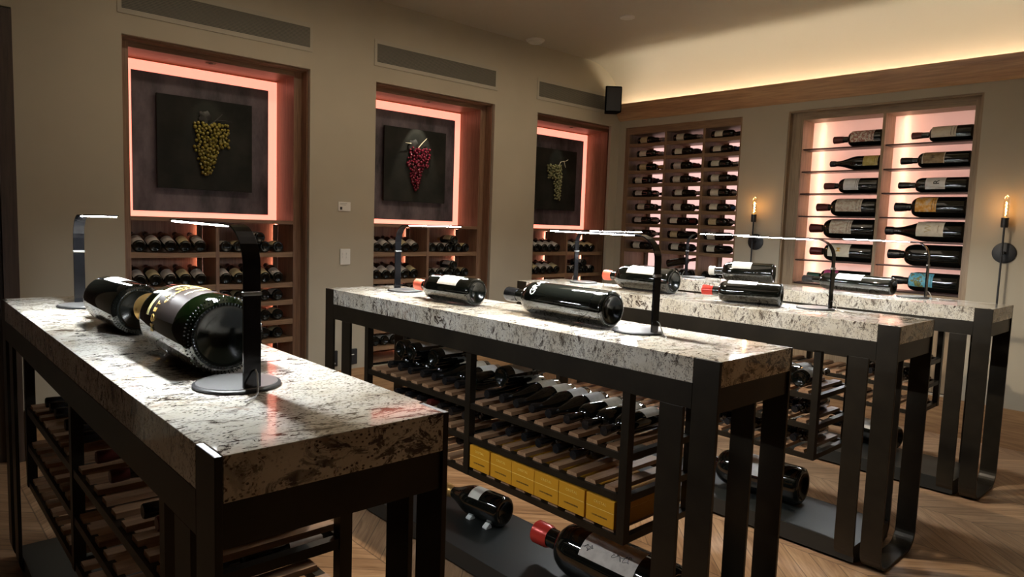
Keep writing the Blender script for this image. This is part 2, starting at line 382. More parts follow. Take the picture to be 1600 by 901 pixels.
# ------------------------------------------------------------------ things on the walls and the ceiling
for nm, (x0, x1) in (('above the niche with the green grape picture', (1.075, 2.280)), ('above the niche with the red grape picture', (2.768, 3.978)), ('above the corner niche, beside the black speaker', (4.455, 5.60))):
    t = thing('air_vent', 'long slotted air vent '+nm, 'air vent', ((x0+x1)/2, W, 2.635), 'air vents over the niches')
    w = (x1-x0)/2; m = MB()
    for a, b in (((-w, -.0055, .066), (w, -.0005, .095)), ((-w, -.0055, -.095), (w, -.0005, -.066)), ((-w, -.0055, -.066), (-w+.022, -.0005, .066)), ((w-.022, -.0055, -.066), (w, -.0005, .066))): m.box(a, b, M['grilleframe'])
    m.build('frame', t)
    m = MB(); m.box((-w+.022, -.0018, -.066), (w-.022, -.0005, .066), M['black'])
    k = -.062
    while k < .064: m.box((-w+.022, -.0045, k), (w-.022, -.0019, k+.0062), M['grille']); k += .0088
    m.build('slats', t)
t = thing('smoke_detector', 'white round smoke detector on the ceiling, nearest the niche wall', 'smoke detector', (4.30, 4.46, CZ))
m = MB(); m.lathe([(0, -.034), (.045, -.033), (.062, -.024), (.066, -.014), (.078, -.012), (.082, -.001), (0, -.001)], M['white_plastic'], 32); m.build('housing', t)
m = MB(); m.lathe([(0, -.040), (.018, -.039), (.024, -.0345), (0, -.0345)], M['white_plastic'], 20); m.build('sensor', t)
t = thing('ceiling_downlight', 'small white round downlight in the middle of the ceiling', 'downlight', (4.288, 3.449, CZ))
m = MB(); m.lathe([(.034, -.006), (.048, -.012), (.056, -.010), (.058, -.001), (.034, -.001)], M['white_plastic'], 28); m.build('trim_ring', t)
m = MB(); m.lathe([(0, -.007), (.033, -.006), (.033, -.001), (0, -.001)], M['white_plastic'], 20); m.build('lens', t)
# speaker
t = thing('wall_speaker', 'black box speaker hung high in the corner', 'speaker', (5.36, 4.45, 2.52), None, radians(-40))
m = MB(); m.prism([(-.082, -.075), (-.070, -.088), (.070, -.088), (.082, -.075), (.06, .055), (-.06, .055)], 0, .245, M['speaker']); m.build('cabinet', t, .006)
m = MB(); m.box((-.068, -.0925, .012), (.068, -.0885, .233), M['black']); m.build('grille', t)
m = MB(); m.box((-.018, .056, .10), (.018, .075, .15), M['black']); m.tube([(0, .07, .125), (.02, .12, .125)], .012, M['black']); m.build('bracket', t)
# placard, switch, outlets
t = thing('placard', 'small cream title card on the wall above the switch', 'sign', (2.535, W, 1.494))
m = MB(); m.box((-.049, -.006, -.033), (.049, -.0005, .033), M['white_plastic']); m.build('card', t)
m = MB(); m.box((-.036, -.0068, .020), (.02, -.0061, .022), M['ink']); m.box((-.036, -.0068, .010), (.012, -.0061, .012), M['ink']); m.box((-.036, -.0068, -.024), (-.018, -.0061, -.004), M['ink']); m.build('print', t)
t = thing('light_switch', 'cream light switch with small buttons on the wall', 'switch', (2.545, W, 1.127))
m = MB(); m.box((-.041, -.010, -.058), (.041, -.0005, .058), M['white_plastic']); m.build('plate', t, .003)
for bx, bz in ((-.015, .022), (.016, .022), (-.015, -.002), (.016, -.004)):
    m = MB(); m.box((bx-.010, -.014, bz-.007), (bx+.010, -.0101, bz+.007), M['white_plastic']); m.build('button', t)
for x0, x1, lab, gl in ((2.552, 2.650, 'black wall outlet box with a bright dash, right of its twin', True), (2.405, 2.488, 'black wall outlet box with a bright dot, left of its twin', False)):
    t = thing('wall_outlet', lab, 'outlet', ((x0+x1)/2, W, .378), 'black outlets under the light switch')
    m = MB(); w = (x1-x0)/2; m.box((-w, -.020, -.058), (w, -.0005, .058), M['black']); m.build('box', t, .004)
    m = MB()
    if gl: m.box((-.012, -.0225, .014), (.02, -.0201, .020), M['white_plastic'])
    else: m.box((.010, -.0225, -.040), (.020, -.0201, -.030), M['white_plastic'])
    m.build('indicator', t)
# sconces
def sconce(y, lab):
    t = thing('wall_sconce', lab, 'wall lamp', (B, y, 1.327), 'wall sconces')
    m = MB(); T = Matrix.Rotation(-pi/2, 4, 'Y')
    m.lathe([(0, 0.001), (.070, .001), (.070, .010), (.064, .013), (0, .013)], M['black'], 36, T); m.build('backplate', t)
    m = MB(); m.tube([(-.013, 0, 0), (-.062, 0, 0)], .011, M['black'], 14); m.build('arm', t)
    m = MB(); m.tube([(-.066, 0, -.43), (-.066, 0, .175)], .0062, M['black'], 12); m.build('rod', t)
    m = MB(); m.lathe([(0, .17), (.019, .17), (.022, .178), (.022, .235), (.017, .238), (0, .238)], M['black'], 24, Matrix.Translation((-.066, 0, 0))); m.build('socket', t)
    m = MB(); m.lathe([(.012, .239), (.015, .25), (.0165, .30), (.0165, .345), (.012, .372), (.004, .387), (0, .389)], M['clearglass'], 24, Matrix.Translation((-.066, 0, 0))); m.build('bulb', t)
    m = MB(); pts = []
    for k in range(9): pts.append((-.066+.006*(1 if k % 2 else -1), 0, .252+.011*k))
    m.tube(pts, .0022, M['filament'], 6); m.build('filament', t)
    l = bpy.data.lights.new('sconce_glow', 'POINT'); l.energy = .9; l.color = (1, .52, .2); l.shadow_soft_size = .015
    o = bpy.data.objects.new('sconce_glow', l); COL.objects.link(o); o.location = (B-.066-.02, y, 1.65)
sconce(3.005, 'slim black sconce with a lit tube bulb between rack and display')
sconce(1.198, 'slim black sconce with a lit tube bulb right of the display')

# ------------------------------------------------------------------ bottles
def prof_bottle(kind, L, R, neck=None):
    """outer profile, base at z=0; returns (profile, z of shoulder start, neck radius, z where the neck begins)"""
    nr = {'bordeaux': .38, 'burgundy': .36, 'champagne': .34}[kind]*R
    if R < .045: nr = .0145
    nr = max(nr, .0135)
    p = [(0, .30*R), (.25*R, .28*R), (.5*R, .16*R), (.68*R, .03*R), (.76*R, 0.0), (.84*R, .01*R), (.95*R, .08*R), (R, .22*R)]
    if kind == 'bordeaux':
        zs, zn = L*.60, L*.60+R*1.15
        if neck: zn = L-neck; zs = zn-R*.95
    elif kind == 'burgundy': zs, zn = L*.46, L*.46+R*3.0
    else:
        zs, zn = L*.50, L*.50+R*2.4
        if neck: zn = L-neck; zs = zn-R*1.75
    p.append((R, zs))
    N = 9
    for k in range(1, N+1):
        u = k/N
        if kind == 'bordeaux': r = nr+(R-nr)*math.sqrt(max(0, 1-u**2.0))**.9 if u < 1 else nr
        else: r = nr+(R-nr)*(.5+.5*cos(pi*u**.9))
        p.append((r, zs+(zn-zs)*(u if kind != 'bordeaux' else u)))
    lip = nr*1.14
    p += [(nr*.97, L-.022*max(1, R/.04)), (lip, L-.021*max(1, R/.04)), (lip, L-.012), (nr*.98, L-.004), (0, L-.003)]
    return p, zs, nr, zn
def arc_patch(m, prof_r, z0, z1, a0, a1, mt, off=.0006, seg=18, T=None, wav=None):
    vs = []; fs = []
    for k in range(seg+1):
        a = a0+(a1-a0)*k/seg
        for (rr, zz) in ((prof_r+off, z0), (prof_r+off, z1), (prof_r+off*.2, z1), (prof_r+off*.2, z0)): vs.append((rr*cos(a), rr*sin(a), zz))
    for k in range(seg):
        for j in range(4): fs.append((k*4+j, k*4+(j+1) % 4, (k+1)*4+(j+1) % 4, (k+1)*4+j))
    fs.append((0, 1, 2, 3)); e = seg*4; fs.append((e+3, e+2, e+1, e))
    m.add(vs, fs, mt, True, T)
def text_wrap(txt, size, R, z, ang, mt, name, parent, mirror=False, off=.0012, spacing=1.0, shear=0.):
    """letters printed round the bottle: reading direction runs round the body, up is the neck"""
    cu = bpy.data.curves.new(name, 'FONT'); cu.body = txt; cu.size = size; cu.align_x = 'CENTER'; cu.align_y = 'CENTER'; cu.extrude = 0; cu.resolution_u = 2
    cu.space_character = spacing; cu.offset = size*.012; cu.shear = shear
    tmp = bpy.data.objects.new(name, cu); COL.objects.link(tmp)
    dg = bpy.context.evaluated_depsgraph_get(); me = bpy.data.meshes.new_from_object(tmp.evaluated_get(dg))
    bpy.data.objects.remove(tmp)
    bm = bmesh.new(); bm.from_mesh(me); bmesh.ops.triangulate(bm, faces=bm.faces)
    bmesh.ops.subdivide_edges(bm, edges=[e for e in bm.edges if e.calc_length() > R*.12], cuts=2)
    g = bmesh.ops.extrude_face_region(bm, geom=bm.faces[:])
    top = {v for v in g['geom'] if isinstance(v, bmesh.types.BMVert)}
    for v in bm.verts:
        rr = R+off*(1.0 if v in top else .55)
        a = ang+v.co.x/R; zz = z+v.co.y
        v.co = Vector((rr*cos(a), rr*sin(a), zz))
    bmesh.ops.recalc_face_normals(bm, faces=bm.faces); bm.to_mesh(me); bm.free()
    me.materials.clear(); me.materials.append(mt)
    o = bpy.data.objects.new(name, me); COL.objects.link(o); o.parent = parent; return o

_mesh = {}
def body_mesh(kind, L, R, glass, beads, seg, neck=None):
    key = ('b', kind, L, R, glass, beads, seg, neck)
    if key not in _mesh:
        p, zs, nr, zn = prof_bottle(kind, L, R, neck); m = MB()
        m.lathe(p[:6], M['punt'], seg); m.lathe(p[5:], M[glass], seg)
        if beads:
            N = 64
            for row, (rr, zz) in enumerate(((.80*R, .006*R), (.90*R, .06*R), (.975*R, .14*R))):
                for k in range(N):
                    a = 2*pi*(k+.5*row)/N; h = R*.027
                    T = Matrix.Translation((rr*cos(a), rr*sin(a), zz)) @ Matrix.Rotation(a, 4, 'Z') @ Matrix.Rotation((.0, .8, 1.2)[row], 4, 'Y')
                    m.add([(h*1.9*x, h*.8*y, h*z) for x, y, z in ((1, 0, 0), (-1, 0, 0), (0, 1, 0), (0, -1, 0), (0, 0, 1), (0, 0, -1))],
                          [(0, 2, 4), (2, 1, 4), (1, 3, 4), (3, 0, 4), (2, 0, 5), (1, 2, 5), (3, 1, 5), (0, 3, 5)], M['beads'], True, T)
        _mesh[key] = m.mesh('glass_body')
    return _mesh[key]
def cap_mesh(kind, L, R, cap, frac, seg, neck=None):
    key = ('c', kind, L, R, cap, frac, seg, neck)
    if key not in _mesh:
        p, zs, nr, zn = prof_bottle(kind, L, R, neck); cl = min(L-zn, L*frac) if kind != 'champagne' else L*frac
        m = MB(); r = nr*1.17+.0006; e = .0008
        if kind == 'champagne':
            prof = [(nr*1.02+.001, L-cl), (nr*1.10+.001, L-cl*.55), (nr*1.16+.001, L-cl*.42), (nr*1.32, L-cl*.33), (nr*1.20, L-cl*.22), (nr*1.42, L-cl*.10), (nr*1.34, L+.001), (nr*.6, L+.004), (0, L+.0045)]
        else: prof = [(nr+.0005, L-cl), (nr+.0012, L-cl), (r*.99, L-.024*max(1, R/.04)), (r, L-.0025), (r*.86, L+.001), (0, L+.0015)]
        m.lathe(prof, CAPS[cap], seg); _mesh[key] = m.mesh('capsule')
    return _mesh[key]
def label_mesh(R, z0, z1, half, mt, seg=16, off=.0006):
    key = ('l', R, z0, z1, half, mt, off)
    if key not in _mesh:
        m = MB(); arc_patch(m, R, z0, z1, -half, half, M[mt], off, seg); _mesh[key] = m.mesh('label')
    return _mesh[key]
PLACED = []
def bottle(kind, base, az, L, R, cap, label, cat, group=None, roll=0., lab='lab_cream', lz=(.12, .42), half=1.25, glass='glass', beads=False, seg=20, capf=.17, tilt=0., extra=None, name='wine_bottle', neck=None):
    if neck is None and kind == "bordeaux" and R > .05: neck = .215*L
    """lying bottle: base = centre of the base, az = heading of the neck in the floor plane"""
    Z = Vector((cos(az)*cos(tilt), sin(az)*cos(tilt), sin(tilt)))
    side = Vector((-sin(az), cos(az), 0)); up = Z.cross(side) * -1
    if up.z < 0: up = -up
    X = up*cos(roll)+side*sin(roll); Y = Z.cross(X)
    t = thing(name, label, cat, (0, 0, 0), group)
    t.matrix_world = Matrix(((X.x, Y.x, Z.x, base[0]), (X.y, Y.y, Z.y, base[1]), (X.z, Y.z, Z.z, base[2]), (0, 0, 0, 1)))
    link_mesh('glass_body', body_mesh(kind, L, R, glass, beads, seg, neck), t)
    if cap: link_mesh('capsule', cap_mesh(kind, L, R, cap, capf, seg, neck), t)
    if lab: link_mesh('label', label_mesh(R, L*lz[0], L*lz[1], half, lab), t)
    if extra: extra(t)
    return t

# ------------------------------------------------------------------ tables
tables = [dict(x=.3556, n=1.014, f=3.300, r=(1.33, 2.155, 2.93)), dict(x=1.6878, n=.978, f=3.225, r=(1.29, 2.07, 2.84)), dict(x=3.0168, n=.962, f=3.215, r=(1.275, 2.05, 2.83)), dict(x=4.2888, n=.932, f=3.200, r=(1.25, 2.03, 2.81))]
TW = .4313
tl = ['granite topped black steel table nearest the camera at the left', 'granite topped black steel table, second from the left, with the yellow cartons', 'granite topped black steel table, third from the left', 'granite topped black steel table, fourth from the left, by the bottle display']
SZ = (.700, .565, .430)
for ti, tb in enumerate(tables):
    t = thing('wine_table', tl[ti], 'table', (tb['x'], tb['n'], 0), 'granite wine tables')
    L = tb['f']-tb['n']; bw = .083; bt = .012
    m = MB()
    pts = [(bt, 0), (TW-bt, 0), (TW-bt, bw), (TW, bw), (TW, L-bw), (TW-bt, L-bw), (TW-bt, L), (bt, L), (bt, L-bw), (0, L-bw), (0, bw), (bt, bw)]
    pts = [(x+(.0005 if x == bt else (-.0005 if x == TW-bt else 0)), y) for x, y in pts]
    m.prism(pts, .976, TT, M['granite']); m.build('stone_top', t, .0015)
    def hoop(y0, y1, z1):
        path = [(0+bt/2, (y0+y1)/2, z1)]; R = .085
        path.append((bt/2, (y0+y1)/2, R))
        for k in range(1, 9): a = pi+pi/2*k/8; path.append((bt/2+R+R*cos(a)-0, (y0+y1)/2, R+(R-bt/2)*sin(a)))
        path2 = [(TW-x, y, z) for x, y, z in path][::-1]
        mm = MB(); mm.strap(path+path2, y1-y0, bt, M['steel'], Vector((0, 1, 0))); return mm
    for (y0, y1, z1) in ((0, bw-.001, TT-.001), (.109, .190, .9015), (L-bw+.001, L, TT-.001), (L-.250, L-.169, .9015)):
        hoop(y0, y1, z1).build('leg', t, .001)
    m = MB(); m.box((0, bw, .902), (bt, L-bw, .9755), M['steel']); m.build('apron', t)
    m = MB(); m.box((TW-bt, bw, .902), (TW, L-bw, .9755), M['steel']); m.build('apron', t)
    m = MB(); m.box((bt+.001, .006, .902), (TW-bt-.001, .018, .9755), M['steel']); m.build('apron', t)
    m = MB(); m.box((bt+.001, L-.018, .902), (TW-bt-.001, L-.006, .9755), M['steel']); m.build('apron', t)
    # low board resting on the hoops
    m = MB(); m.box((.016, .11, .0125), (TW-.016, L-.11, .014), M['steel']); m.box((.016, .11, .014), (TW-.016, L-.11, .088), M['board']); m.build('base_shelf', t, .002)
    # rack bolted below
    ys = [y-tb['n'] for y in tb['r']]; xa, xb = .020, TW-.020; pw = .030
    m = MB()
    for y in ys:
        for x in (xa, xb-pw): m.box((x, y, SZ[2]-.025), (x+pw, y+pw, .9755 if x == xa else .9755), M['steel'])
        for z in SZ: m.box((xa+pw, y+.003, z-.026), (xb-pw, y+pw-.003, z-.003), M['steel'])
    for z in SZ:
        for x in (xa, xb-pw):
            for a, b in zip(ys, ys[1:]): m.box((x+.003, a+pw, z-.026), (x+pw-.003, b, z-.003), M['steel'])
    rk = m.build('bottle_rack', t)
    for z in SZ:
        m = MB()
        for a, b in zip(ys, ys[1:]):
            n_ = 9; pitch = (b-a-pw)/n_
            for k in range(n_):
                c = a+pw+pitch*(k+.5)
                # slats with sloping top edges make a cradle between neighbours
                s0, s1 = c-.024, c+.024
                vs = [(xa+.012, s0, z-.0025), (xa+.012, s1, z-.0025), (xa+.012, s1-.004, z+.010), (xa+.012, s0+.004, z+.010)]
                vs += [(xb-.012, y, zz) for _, y, zz in vs]
                m.add(vs, [(0, 1, 2, 3), (7, 6, 5, 4), (0, 4, 5, 1), (1, 5, 6, 2), (2, 6, 7, 3), (3, 7, 4, 0)], M['slat'])
        m.build('slat_shelf', rk)
    tb['slots'] = []
    for a, b in zip(ys, ys[1:]):
        pitch = (b-a-pw)/9
        tb['slots'].append([tb['n']+a+pw+pitch*k for k in range(1, 9)])

# ------------------------------------------------------------------ table lamps
def lamp(x, y, sgn, lab, turn=0., arm=.50):
    t = thing('table_lamp', lab, 'lamp', (x, y, TT), 'arched table lamps', (0 if sgn > 0 else pi)+turn)
    # local: pole at origin, arm reaches towards +Y, disc centre also towards +Y
    m = MB(); m.lathe([(0, .0003), (.083, .0003), (.087, .002), (.087, .006), (.084, .0075), (0, .0075)], M['black'], 48, Matrix.Translation((0, .070, 0))); 
    m.lathe([(0, .0076), (.081, .0076), (.080, .009), (0, .0092)], M['basedisc'], 48, Matrix.Translation((0, .070, 0))); m.build('base', t)
    H = .335; R = .085
    path = [(0, 0, .0093), (0, 0, .10), (0, 0, .195)]
    m = MB(); m.strap(path, .036, .007, M['chrome'], Vector((1, 0, 0))); m.box((-.019, -.006, .196), (.019, .006, .203), M['basedisc']); m.build('pole', t, .001)
    path = [(0, 0, .2035), (0, 0, H-R)]
    for k in range(1, 9): a = pi-pi/2*k/8; path.append((0, R+R*cos(a), H-R+R*sin(a)))
    path.append((0, arm, H+.004))
    m = MB(); m.strap(path, .036, .0042, M['chrome'], Vector((1, 0, 0))); m.build('arm', t, .001)
    m = MB(); m.strap([(0, .115, H-.0032), (0, arm-.004, H+.0003)], .028, .0032, M['lampled'], Vector((1, 0, 0))); m.build('led_strip', t)
    m = MB(); m.tube([(.006, -.0045, .045), (.004, -.016, .040), (0, -.028, .022), (-.004, -.036, .006), (-.02, -.060, .0045), (-.05, -.085, .0045)], .002, M['cable'], 8); m.build('cord', t)
    return t
lamp(.552, 1.362, 1, 'arched black desk lamp at the near end of the leftmost table', radians(2), .41)
lamp(.562, 2.995, -1, 'arched black desk lamp at the far end of the leftmost table')
lamp(1.935, 1.375, 1, 'arched black desk lamp behind the largest black bottle on the second table')
lamp(1.975, 3.005, -1, 'arched black desk lamp at the far end of the second table')
lamp(3.335, 1.375, 1, 'arched black desk lamp at the near end of the third table')
lamp(3.325, 2.995, -1, 'arched black desk lamp at the far end of the third table')
lamp(4.600, 1.345, 1, 'arched black desk lamp at the near end of the table by the display')
lamp(4.600, 3.005, -1, 'arched black desk lamp at the far end of the table by the display')

# ------------------------------------------------------------------ the large bottles on the tables
def ex_far1(t):
    pass
bottle('bordeaux', (.556, 2.165, TT+.0745), radians(91), .50, .073, 'darkred', 'large dark bottle with a blank white label on the leftmost table, base to the camera', 'wine bottle', None, roll=-.45, lab='lab_white', lz=(.27, .55), half=.85, beads=True, seg=48, name='magnum_bottle')
CR = .088
def ex_ch(t):
    m = MB(); arc_patch(m, CR, .262, .276, -1.2, 1.2, M['palegold'], .0008, 30); m.build('gold_band', t)
    text_wrap('MOET & CHANDON', .026, CR+.0008, .222, -.12, M['gold'], 'gold_lettering', t, spacing=1.15)
    text_wrap('CHAMPAGNE', .018, CR+.0008, .193, -.12, M['gold'], 'gold_lettering', t, spacing=1.1)
    text_wrap('Imperial', .013, CR+.0008, .140, -.1, M['palegold'], 'gold_lettering', t, spacing=1.1)
bottle('champagne', (.562, 1.524, TT+CR+.0015), radians(90.5), .56, CR, 'gold', 'huge green champagne bottle with gold foil behind the nearest lamp', 'champagne bottle', None, roll=.12, lab='brownlabel', lz=(.150, .466), half=1.2, glass='glassgreen', beads=True, seg=64, capf=.17, extra=ex_ch, name='champagne_bottle', neck=.085)
bottle('bordeaux', (1.897, 2.267, TT+.0600), radians(93), .42, .0585, 'coral', 'magnum with a coral red capsule and white label on the second table', 'wine bottle', 'magnums on the tables', roll=.35, lab='lab_white', lz=(.20, .50), half=.8, beads=True, seg=48, capf=.14, name='magnum_bottle')
def ex_big(t):
    text_wrap('GRAN', .040, .0668, .366, -.25, M['whiteink'], 'white_lettering', t, spacing=.9)
    m = MB(); arc_patch(m, .066, .052, .056, -1.2, 1.2, M['chrome'], .0008, 24); m.build('band', t)
bottle('bordeaux', (1.907, 1.536, TT+.0675), radians(86.5), .585, .066, 'steel', 'longest black bottle with white lettering near its shoulder on the second table', 'wine bottle', 'magnums on the tables', roll=.25, lab=None, beads=True, seg=56, capf=.12, extra=ex_big, name='magnum_bottle')
bottle('bordeaux', (3.243, 2.19, TT+.0715), radians(89), .50, .070, 'coral', 'magnum with a red capsule behind the longest black bottle, on the third table', 'wine bottle', 'magnums on the tables', roll=.5, lab='lab_white', lz=(.20, .58), half=.62, beads=True, seg=48, capf=.12, name='magnum_bottle')
bottle('bordeaux', (3.226, 1.562, TT+.0575), radians(107), .385, .056, 'red', 'magnum with a bright red capsule on the third table, lower of the crossing pair', 'wine bottle', 'magnums on the tables', roll=.25, lab='lab_white', lz=(.30, .66), half=.42, beads=True, seg=40, capf=.14, name='magnum_bottle')
bottle('bordeaux', (4.603, 2.295, TT+.0730), radians(107), .45, .0715, 'white', 'magnum with a white capsule tip on the last table, seen above the red capped one', 'wine bottle', 'magnums on the tables', roll=.55, lab='lab_white', lz=(.33, .62), half=.6, beads=True, seg=40, capf=.04, name='magnum_bottle')
bottle('bordeaux', (4.592, 1.52, TT+.0560), radians(83), .60, .0545, 'black', 'slim magnum with a white label lying in front of the lit display', 'wine bottle', 'magnums on the tables', roll=.55, lab='lab_white', lz=(.30, .58), half=.6, beads=True, seg=40, capf=.12, name='magnum_bottle')

# ------------------------------------------------------------------ bottles on the low boards
BZ = .0885
def ex_oval(t):
    m = MB(); arc_patch(m, .066, .085, .125, -.45, .45, M['palegold'], .0014, 14); m.build('label_band', t)
b = bottle('champagne', (1.978, 2.135, BZ+.0680), radians(96), .37, .067, 'gold', 'champagne magnum with gold foil on the low board of the second table', 'champagne bottle', None, roll=.35, lab='paper', lz=(.30, .47), half=.62, seg=36, capf=.24, name='champagne_bottle')
for k, (x, y) in enumerate(((1.905, 2.30), (1.90, 2.18))):
    m = MB(); m.prism([(0, 0), (.032, 0), (.032, .004), (.026, .020), (.018, .020), (.0, .006)], -.014, .014, M['acrylic'], Matrix.Translation((x+.0, y, BZ)) @ Matrix.Rotation(pi/2, 4, 'X'))
    tag(m.build('clear_wedge', None, .001), ('clear wedge under the champagne magnum nearer its neck', 'clear wedge under the champagne magnum nearer its base')[k], 'wedge', 'wedges under the champagne magnum')
def ex_script(t):
    R_ = .1012
    for k, (a0, z0, w, h) in enumerate(((-.22, .325, .030, .022), (-.10, .185, .055, .026))):
        pts = []
        for i in range(70):
            u = i/69; zz = z0+w*(u-.5)*1.4; s_ = a0*R_+h*(sin(u*19+k)*.5+.25*sin(u*43))*(1-.5*u)
            pts.append((R_*cos(s_/R_), R_*sin(s_/R_), zz+.008*sin(u*31)))
        m = MB(); m.tube(pts, .0009, M['ink'], 5); m.build('handwriting', t)
bottle('bordeaux', (1.925, 1.225, BZ+.1015), radians(91.5), .64, .100, 'red', 'huge black bottle with a red capsule on the low board under the second table', 'wine bottle', 'huge bottles on the low boards', roll=.55, lab='lab_grey', lz=(.18, .55), half=.60, seg=56, capf=.12, extra=ex_script, name='magnum_bottle')
bottle('bordeaux', (3.285, 1.415, BZ+.0945), radians(94), .56, .093, 'red', 'huge black bottle with a white label on the low board under the third table', 'wine bottle', 'huge bottles on the low boards', roll=.2, lab='lab_white', lz=(.20, .62), half=1.15, seg=48, capf=.12, name='magnum_bottle')
bottle('bordeaux', (4.655, 1.44, BZ+.0735), radians(80), .46, .072, 'black', 'dark magnum on the low board under the last table', 'wine bottle', 'huge bottles on the low boards', roll=.2, lab='lab_white', lz=(.22, .50), half=1.0, seg=36, name='magnum_bottle')

# ------------------------------------------------------------------ bottles lying in the table racks
def near(slots, y): return min(slots[0]+slots[1], key=lambda s: abs(s-y))
ORD = ['nearest', 'second nearest', 'third nearest', 'fourth nearest', 'fifth nearest', 'sixth nearest', 'seventh nearest', 'eighth nearest', 'ninth nearest', 'tenth nearest', 'eleventh nearest', 'twelfth nearest', 'thirteenth nearest', 'fourteenth nearest', 'fifteenth nearest', 'sixteenth nearest']
TN = ['the leftmost table', 'the second table', 'the third table', 'the fourth table']
def slot_bottles(ti, zi, ys, tipx, caps, kinds, labs, group, shelf, inverted=()):
    tb = tables[ti]; used = []
    ys = sorted(ys)
    out = []
    for y in ys:
        s = near(tb['slots'], y)
        if s in out: continue
        out.append(s)
    for i, s in enumerate(out):
        kd = kinds[i % len(kinds)]; R = .0385 if kd == 'bordeaux' else .0400
        pitch = .082
        z = SZ[zi]+.010-.0245+math.sqrt(max(0, (R+.0005)**2-.0165**2))+.0245
        z = SZ[zi]+.010+math.sqrt(R*R-.0165**2)+.001
        x_tip = tb['x']+tipx+random.uniform(-.006, .006)
        cap = caps[i % len(caps)]
        lab = f"{cap} capped wine bottle, {ORD[i]} on the {shelf} slatted shelf of {TN[ti]}"
        if i in inverted:
            bottle(kd, (tb['x']+.07, s, z), 0., .30, R, cap, f"wine bottle laid base first, {ORD[i]} on the {shelf} slatted shelf of {TN[ti]}", 'wine bottle', group, roll=random.uniform(-.4, .4), lab=labs[i % len(labs)])
        else:
            bottle(kd, (x_tip+.30, s, z), pi, .30, R, cap, lab, 'wine bottle', group, roll=random.uniform(-.35, .35), lab=labs[i % len(labs)], lz=(.10, .38))
    return out
K3 = ['bordeaux', 'bordeaux', 'burgundy', 'burgundy', 'burgundy', 'burgundy', 'burgundy', 'bordeaux']
s2 = slot_bottles(1, 0, [2.70, 2.62, 2.53, 2.45, 2.37, 2.28, 2.20, 2.12, 1.97, 1.885, 1.80, 1.715, 1.63, 1.55, 1.46, 1.375, 1.33], .040, ['steel', 'steel', 'steel', 'black', 'black', 'black', 'black', 'black', 'black', 'black', 'black', 'black'],
             ['bordeaux', 'bordeaux', 'bordeaux', 'burgundy', 'burgundy', 'burgundy', 'burgundy', 'burgundy', 'bordeaux', 'bordeaux', 'burgundy', 'bordeaux'], ['lab_cream', 'lab_cream', 'lab_cream', 'lab_white', 'lab_white'], 'bottles on the top shelf of the second table', 'top')
# upper layer, laid base first over the gaps of the far bay
ul = tables[1]['slots'][1]; ul0 = tables[1]['slots'][0]
zt = SZ[0]+.010+math.sqrt(.0385**2-.0165**2)+.001
for k, (y, lb) in enumerate((((ul[6]+ul[5])/2+.005, 'lab_white'), ((ul[4]+ul[5])/2+.0, 'lab_white'), ((ul[2]+ul[3])/2, 'lab_white'), ((ul0[6]+ul0[7])/2, 'lab_white'))):
    bottle('burgundy', (1.755, y, zt+.0745), radians((2, -2, 0, 2)[k]), .30, .0405, 'black', ('bottle stacked on others on the second table, farthest of four', 'bottle stacked on others on the second table, second from the far end', 'bottle stacked on others on the second table, just left of the middle post', 'bottle stacked on others on the second table, just right of the middle post')[k], 'wine bottle', 'upper layer on the second table', roll=(-.2, .3, .1, 0)[k], lab=lb, lz=(.14, .46))
slot_bottles(1, 1, [2.7, 2.6, 2.52, 2.43, 2.35, 2.26, 2.17, 2.0, 1.91, 1.83, 1.745, 1.64, 1.55], .080, ['black', 'black', 'steel', 'steel', 'steel', 'steel', 'steel', 'steel', 'steel', 'darkred', 'black', 'black', 'black'], ['bordeaux'], ['lab_grey'], 'bottles on the middle shelf of the second table', 'middle')
slot_bottles(1, 2, [2.6, 2.43, 2.3, 2.2], .12, ['black', 'black', 'black', 'black'], ['bordeaux'], ['lab_grey'], 'bottles on the bottom shelf of the second table', 'bottom')
slot_bottles(0, 0, [2.80, 2.72, 2.64, 2.46, 2.38, 2.28, 2.07, 1.92, 1.66, 1.56, 1.46], .060, ['darkred', 'darkred', 'black', 'darkred', 'darkred', 'black', 'black', 'black', 'black', 'black', 'black'], ['bordeaux', 'burgundy'], ['lab_grey'], 'bottles on the top shelf of the leftmost table', 'top')
slot_bottles(0, 1, [2.5, 2.2, 1.8, 1.5], .16, ['black'], ['bordeaux'], ['lab_grey'], 'bottles on the middle shelf of the leftmost table', 'middle')
slot_bottles(2, 0, [1.36, 1.45, 1.53, 1.62, 1.7, 1.79, 1.88], .045, ['black', 'silver', 'black', 'gold'], ['burgundy', 'bordeaux'], ['lab_white'], 'bottles on the top shelf of the third table', 'top', inverted=(0, 2))
slot_bottles(2, 1, [1.36, 1.45, 1.6, 1.7, 1.8], .05, ['black'], ['bordeaux'], ['lab_grey'], 'bottles on the middle shelf of the third table', 'middle')
slot_bottles(2, 2, [1.36, 1.45, 1.6, 1.7, 1.8], .05, ['black'], ['bordeaux'], ['lab_grey'], 'bottles on the bottom shelf of the third table', 'bottom')
slot_bottles(3, 0, [1.33, 1.42, 1.51, 1.6, 1.68], .05, ['black'], ['bordeaux'], ['lab_grey'], 'bottles on the top shelf of the table by the display', 'top')
slot_bottles(3, 1, [1.33, 1.42, 1.51, 1.6], .05, ['black'], ['bordeaux'], ['lab_grey'], 'bottles on the middle shelf of the table by the display', 'middle')

